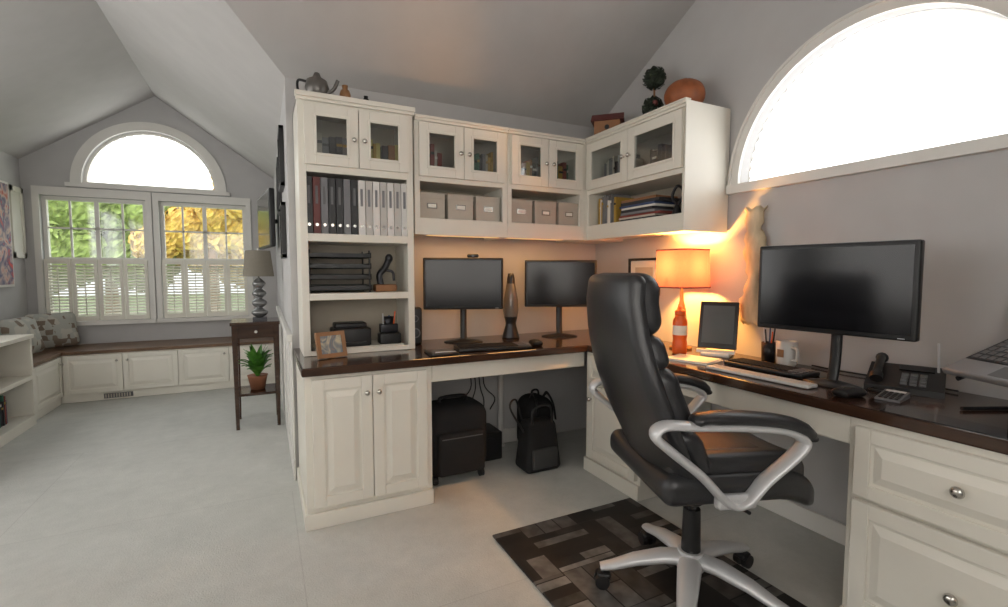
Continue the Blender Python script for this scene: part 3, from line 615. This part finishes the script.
# ---------------------------------------------------------------- under desk
b=B(T(.965,2.60,0)); b.rbox((0,0,.235),(.37,.26,.41),.08,M_bmat,n=4,mid=3); b.rbox((0,-.135,.18),(.28,.05,.24),.02,M_bmat,n=2,mid=2)
b.tube(cr([(-.08,0,.43),(-.07,0,.465),(.07,0,.465),(.08,0,.43)],5),.010,.014,M_black,8,up=(0,1,0))
for x in(-.14,.14):
    for y in(-.09,.09): b.cyl((x-.012,y,.026),(x+.012,y,.026),.025,.025,M_black,14)
b.box(-.12,.12,-.162,-.158,.27,.275,M_gray); b.out('rolling_suitcase')
b=B(T(1.46,2.46,0)); 
def bagfn(q): x,y,z=q; k=1-.35*(z+.15)/.30; return (x*(1-.25*(z+.15)/.30),y*k,z)
b.rbox((0,0,.152),(.25,.18,.30),.035,M_bmat,fn=bagfn,mid=4); b.rbox((0,-.085,.09),(.17,.02,.12),.009,mat('bag_pocket',(.05,.05,.05),.8),n=2,mid=2); b.tube(cr([(-.07,-.05,.28),(-.06,-.05,.38),(.05,-.05,.39),(.07,-.05,.28)],6),.008,.006,M_black,8,up=(0,1,0)); b.tube(cr([(-.08,.05,.28),(-.14,.02,.43),(-.20,-.02,.40),(-.12,-.04,.25)],6),.006,.006,M_black,8,up=(0,1,0)); b.out('handbag')
b=B(T(1.24,2.78,0)); b.rbox((0,0,.09),(.18,.2,.18),.01,M_black,n=2,mid=2); b.cyl((0,-.101,.09),(0,-.104,.09),.06,.06,M_bmet,28); b.out('subwoofer')
b=B(T(1.59,2.72,0)); b.rbox((0,0,.19),(.20,.26,.37),.085,M_bmat,n=4,mid=3); b.rbox((0,-.13,.12),(.15,.06,.18),.028,M_bmat,n=3,mid=2)
for x in(-.05,.05): b.tube(cr([(x,-.02,.36),(x,-.07,.40),(x*1.2,-.13,.34),(x*1.4,-.145,.24)],5),.012,.004,M_black,8,up=(1,0,0))
b.tube(cr([(-.03,0,.36),(-.02,0,.405),(.02,0,.405),(.03,0,.36)],5),.007,.007,M_black,8,up=(0,1,0)); b.out('backpack')
b=B(T(0,0,0)); 
for i in range(4): b.tube(cr([(1.15+i*.05,2.90,.70),(1.2+i*.03,2.88,.45),(1.12+i*.08,2.86,.35),(1.2+i*.05,2.91,.26)],6),.004,.004,M_black,6)
b.out('cable_bundle')
b=B(T(0,0,0)); b.cyl((1.42,2.89,.001),(1.42,2.89,.718),.018,.018,M_wplas,14); b.cyl((1.42,2.89,.001),(1.42,2.89,.012),.03,.03,M_wplas,14); b.out('cable_conduit')

# ---------------------------------------------------------------- left room furniture
def seatdoors(b,L,n,z0=.08,z1=.43):
    w=(L-.04)/n
    for i in range(n): raised(b,.02+i*w+.003,.02+(i+1)*w-.003,z0,z1,fr=.04); 
    for i in range(n): knob(b,.02+(i+.5)*w+(.5 if i%2==0 else -.5)*(w-.08),z1-.06,r=.011)
b=B(T(-1.66,5.60,0)); L=XP+1.66-.02; b.box(-.36,L,0,.545,.001,.44,M_white); seatdoors(b,L,4); b.box(-.36,L,-.02,.545,.44,.47,M_seatw); b.box(.3,.52,-.006,-.001,.015,.06,M_gray)
for i in range(10): b.box(.31+i*.02,.32+i*.02,-.009,-.006,.02,.055,M_lgray)
b.out('window_seat',.002)
b=B(T(-1.66,4.955,0)@RZ(90)); b.box(0,.62,0,.365,.001,.44,M_white); seatdoors(b,.62,1); b.box(0,.62,-.02,.365,.44,.47,M_seatw); b.out('window_seat.001',.002)
LB=T(-1.625,3.55,0)@RZ(90)
b=B(LB); W=1.40; D=.37
b.box(0,.03,0,D,.001,.68,M_white); b.box(W-.03,W,0,D,.001,.68,M_white); b.box(-.01,W+.0,-.015,D,.68,.71,M_white); b.box(0,W,D-.01,D,.001,.68,M_white); b.box(0,W,0,D,.001,.08,M_white); b.box(0,W,0,D,.36,.39,M_white); b.box(W/2-.015,W/2+.015,0,D,.08,.68,M_white); b.out('low_bookshelf',.002)
b=B(LB); dk=[M_books[i] for i in(0,1,4,7,8,5)]
books(b,.75,1.0,.08,.391,.22,dk); books(b,.05,.6,.08,.391,.22,dk); books(b,.74,1.2,.08,.081,.22,dk); books(b,.05,.6,.08,.081,.22,dk); b.out('book_row.003')
for i,(x,y,rz) in enumerate(((-1.76,5.86,40),(-1.80,5.42,80))):
    b=B(T(x,y,.475)@RZ(rz)@RX(-14)); b.rbox((0,0,.175),(.38,.14,.32),.065,M_quilt,n=4,mid=4,fn=lambda q:(q[0]*(1+.1*(abs(q[2])/.16)**2),q[1]*(1-.45*(max(abs(q[0])/.19,abs(q[2])/.16))**2),q[2]*(1+.05*(abs(q[0])/.19)**2))); b.out('throw_pillow')
b=B(T(XL,0,0)@RZ(90)); b.box(5.35,5.82,-.03,-.002,1.06,1.98,M_trim); b.box(5.37,5.80,-.033,-.03,1.08,1.96,M_art); b.out('painting')
MP=T(XP,0,0)@RZ(-90)
for i,(y,z0,z1,w) in enumerate(((3.42,1.72,2.08,.3),(3.42,1.28,1.62,.3),(3.95,1.62,2.0,.3))):
    b=B(MP); x0=-y-w/2; x1=-y+w/2; b.box(x0,x0+.02,-.028,-.002,z0,z1,M_black);b.box(x1-.02,x1,-.028,-.002,z0,z1,M_black);b.box(x0,x1,-.028,-.002,z0,z0+.02,M_black);b.box(x0,x1,-.028,-.002,z1-.02,z1,M_black); b.box(x0+.015,x1-.015,-.015,-.004,z0+.015,z1-.015,M_paper); b.box(x0+.06,x1-.06,-.017,-.015,z0+.06,z1-.06,M_photo); b.out('framed_picture')
b=B(T(.035,5.0,1.66)@RZ(-83)); b.rbox((0,0,0),(.78,.045,.50),.012,M_black,n=2,mid=2); b.box(-.365,.365,-.0245,-.022,-.23,.23,M_screen); b.box(-.06,.06,.02,.06,-.06,.06,M_bmet); b.tube([(0,.05,0),(.02,.09,0)],.02,.02,M_bmet,8); b.out('television')
b=B(T(-.065,4.22,0)); 
for x in(-.14,.14):
    for y in(-.15,.15): b.add([(x-.012,y-.012,.001),(x+.012,y-.012,.001),(x+.012,y+.012,.001),(x-.012,y+.012,.001),(x-.02,y-.02,.79),(x+.02,y-.02,.79),(x+.02,y+.02,.79),(x-.02,y+.02,.79)],[(0,3,2,1),(4,5,6,7),(0,1,5,4),(1,2,6,5),(2,3,7,6),(3,0,4,7)],M_dwood)
b.box(-.14,.14,-.15,-.135,.69,.79,M_dwood);b.box(-.14,.14,.135,.15,.69,.79,M_dwood);b.box(-.15,-.135,-.15,.15,.69,.79,M_dwood);b.box(.135,.15,-.15,.15,.69,.79,M_dwood)
b.box(-.17,.165,-.18,.18,.79,.815,M_dwood); b.box(-.14,.14,-.15,.15,.25,.27,M_dwood); b.cyl((0,-.151,.74),(0,-.17,.74),.01,.012,M_nickel,12); b.out('console_table',.002)
b=B(T(-.035,4.22,.8155)); mg=mat('mercury_glass',(.25,.25,.25),.15,metal=.6)
b.box(-.05,.05,-.05,.05,0,.02,M_bmet)
pr=[(0,.02)]
for k in range(4):
    z=.02+k*.075
    for j in range(9): pr.append((.02+.04*math.sin(pi*j/8)*(1-.10*k),z+.075*j/8))
pr+=[(.006,.33),(.006,.42)]
b.lathe(pr,(0,0,0),mg); b.lathe([(.11,.34),(.088,.54)],(0,0,0),M_gshade); b.cyl((0,0,.52),(0,0,.56),.003,.003,M_nickel,8); b.out('table_lamp.001',recalc=False)
b=B(T(-.065,4.22,.2705)); b.lathe([(0,0),(.05,0),(.07,.10),(.075,.11),(.066,.11),(0,.095)],(0,0,0),mat('terracotta',(.3,.12,.06),.7))
for i in range(54):
    a=random.uniform(0,2*pi); r=random.uniform(.06,.15); h=random.uniform(.16,.38); s=.024; P=[]
    for j in range(7):
        t=j/6; rr=r*t**1.3; zz=.09+h*(t-.45*t*t*(r/.12)); w=s*math.sin(pi*min(1,t*.93+.07)); c,q=math.cos(a),math.sin(a); P.append(((rr*c-q*w,rr*q+c*w,zz),(rr*c,rr*q,zz-.006),(rr*c+q*w,rr*q-c*w,zz)))
    b.add([p for T3 in P for p in T3],[(3*j+k,3*j+k+1,3*j+k+4,3*j+k+3) for j in range(6) for k in range(2)],M_green,True)
b.out('potted_plant',recalc=False)

# ---------------------------------------------------------------- exterior
b=B(); b.box(-30,30,YF+.4,45,-.6,-.5,mat('lawn',(.2,.28,.1),.9,var=.3)); b.out('ground_outside')
mg1=mat('foliage_green',(.32,.40,.12),.9,var=.5,scale=9); mg2=mat('foliage_yellow',(.80,.50,.12),.9,var=.4,scale=9)
def tree(x,y,h,r,m,nb):
    b=B(T(x,y,-.5)); b.cyl((0,0,0),(0,0,h*.6),.18,.1,M_mwood,10)
    for i in range(nb):
        c=(random.uniform(-r,r)*.8,random.uniform(-r,r)*.8,h*.55+random.uniform(-.2,1)*h*.38); leafball(b,c,random.uniform(.3,.55)*r,170,m,.16)
    b.out('tree',recalc=False)
tree(-5.5,15,4.2,1.6,mg1,12); tree(-3.6,16,3.9,1.5,mg1,16); tree(-1.2,15,4.0,1.5,mg2,20); tree(.5,16,4.3,1.6,mg2,16); tree(-9,18,5.0,2.2,mg1,12); tree(2.6,17,4.6,1.8,mg2,12)

# ---------------------------------------------------------------- lights / world
w=bpy.data.worlds.new('World'); bpy.context.scene.world=w; w.use_nodes=True
bg=w.node_tree.nodes['Background']; bg.inputs[0].default_value=(.95,.97,1,1); bg.inputs[1].default_value=3.3
def area(name,loc,rot,sx,sy,e,col=(1,1,1)):
    l=bpy.data.lights.new(name,'AREA'); l.shape='RECTANGLE'; l.size=sx; l.size_y=sy; l.energy=e; l.color=col
    o=bpy.data.objects.new(name,l); o.location=loc; o.rotation_euler=rot; bpy.context.collection.objects.link(o)
area('fill_near',((WN[0]+WN[1])/2,YN+.03,(WN[2]+WN[3])/2),(math.radians(90),0,0),2.2,1.1,7,(1,.92,.80))  # fill light set at the added window behind the camera
area('fill_left',(XL+.03,(WL[0]+WL[1])/2,(WL[2]+WL[3])/2),(math.radians(90),0,math.radians(-90)),1.5,1.1,2.5,(.97,.98,1))  # fill light for the first added left-wall window, out of view
area('fill_left_far',(XL+.03,(WL2[0]+WL2[1])/2,(WL2[2]+WL2[3])/2),(math.radians(90),0,math.radians(-90)),1.6,1.1,8.5,(.95,.98,1))  # extra fill that brightens the left room, at the second added window
area('under_cabinet_glow',(1.325,2.72,1.400),(0,0,0),.93,.03,2.2,(1,.50,.16))
l=bpy.data.lights.new('lamp_bulb','POINT'); l.energy=46; l.color=(1,.46,.10); l.shadow_soft_size=.032
o=bpy.data.objects.new('lamp_bulb_light',l); o.location=(LX_,LY_,.7605+.46); bpy.context.collection.objects.link(o)
c=bpy.data.cameras.new('camera'); c.lens=17.14; c.sensor_width=36; c.clip_start=.05
o=bpy.data.objects.new('camera',c); o.location=(0,0,1.19); o.rotation_euler=(math.radians(90-3.76),0,math.radians(-26.57)); bpy.context.collection.objects.link(o)
bpy.context.scene.camera=o
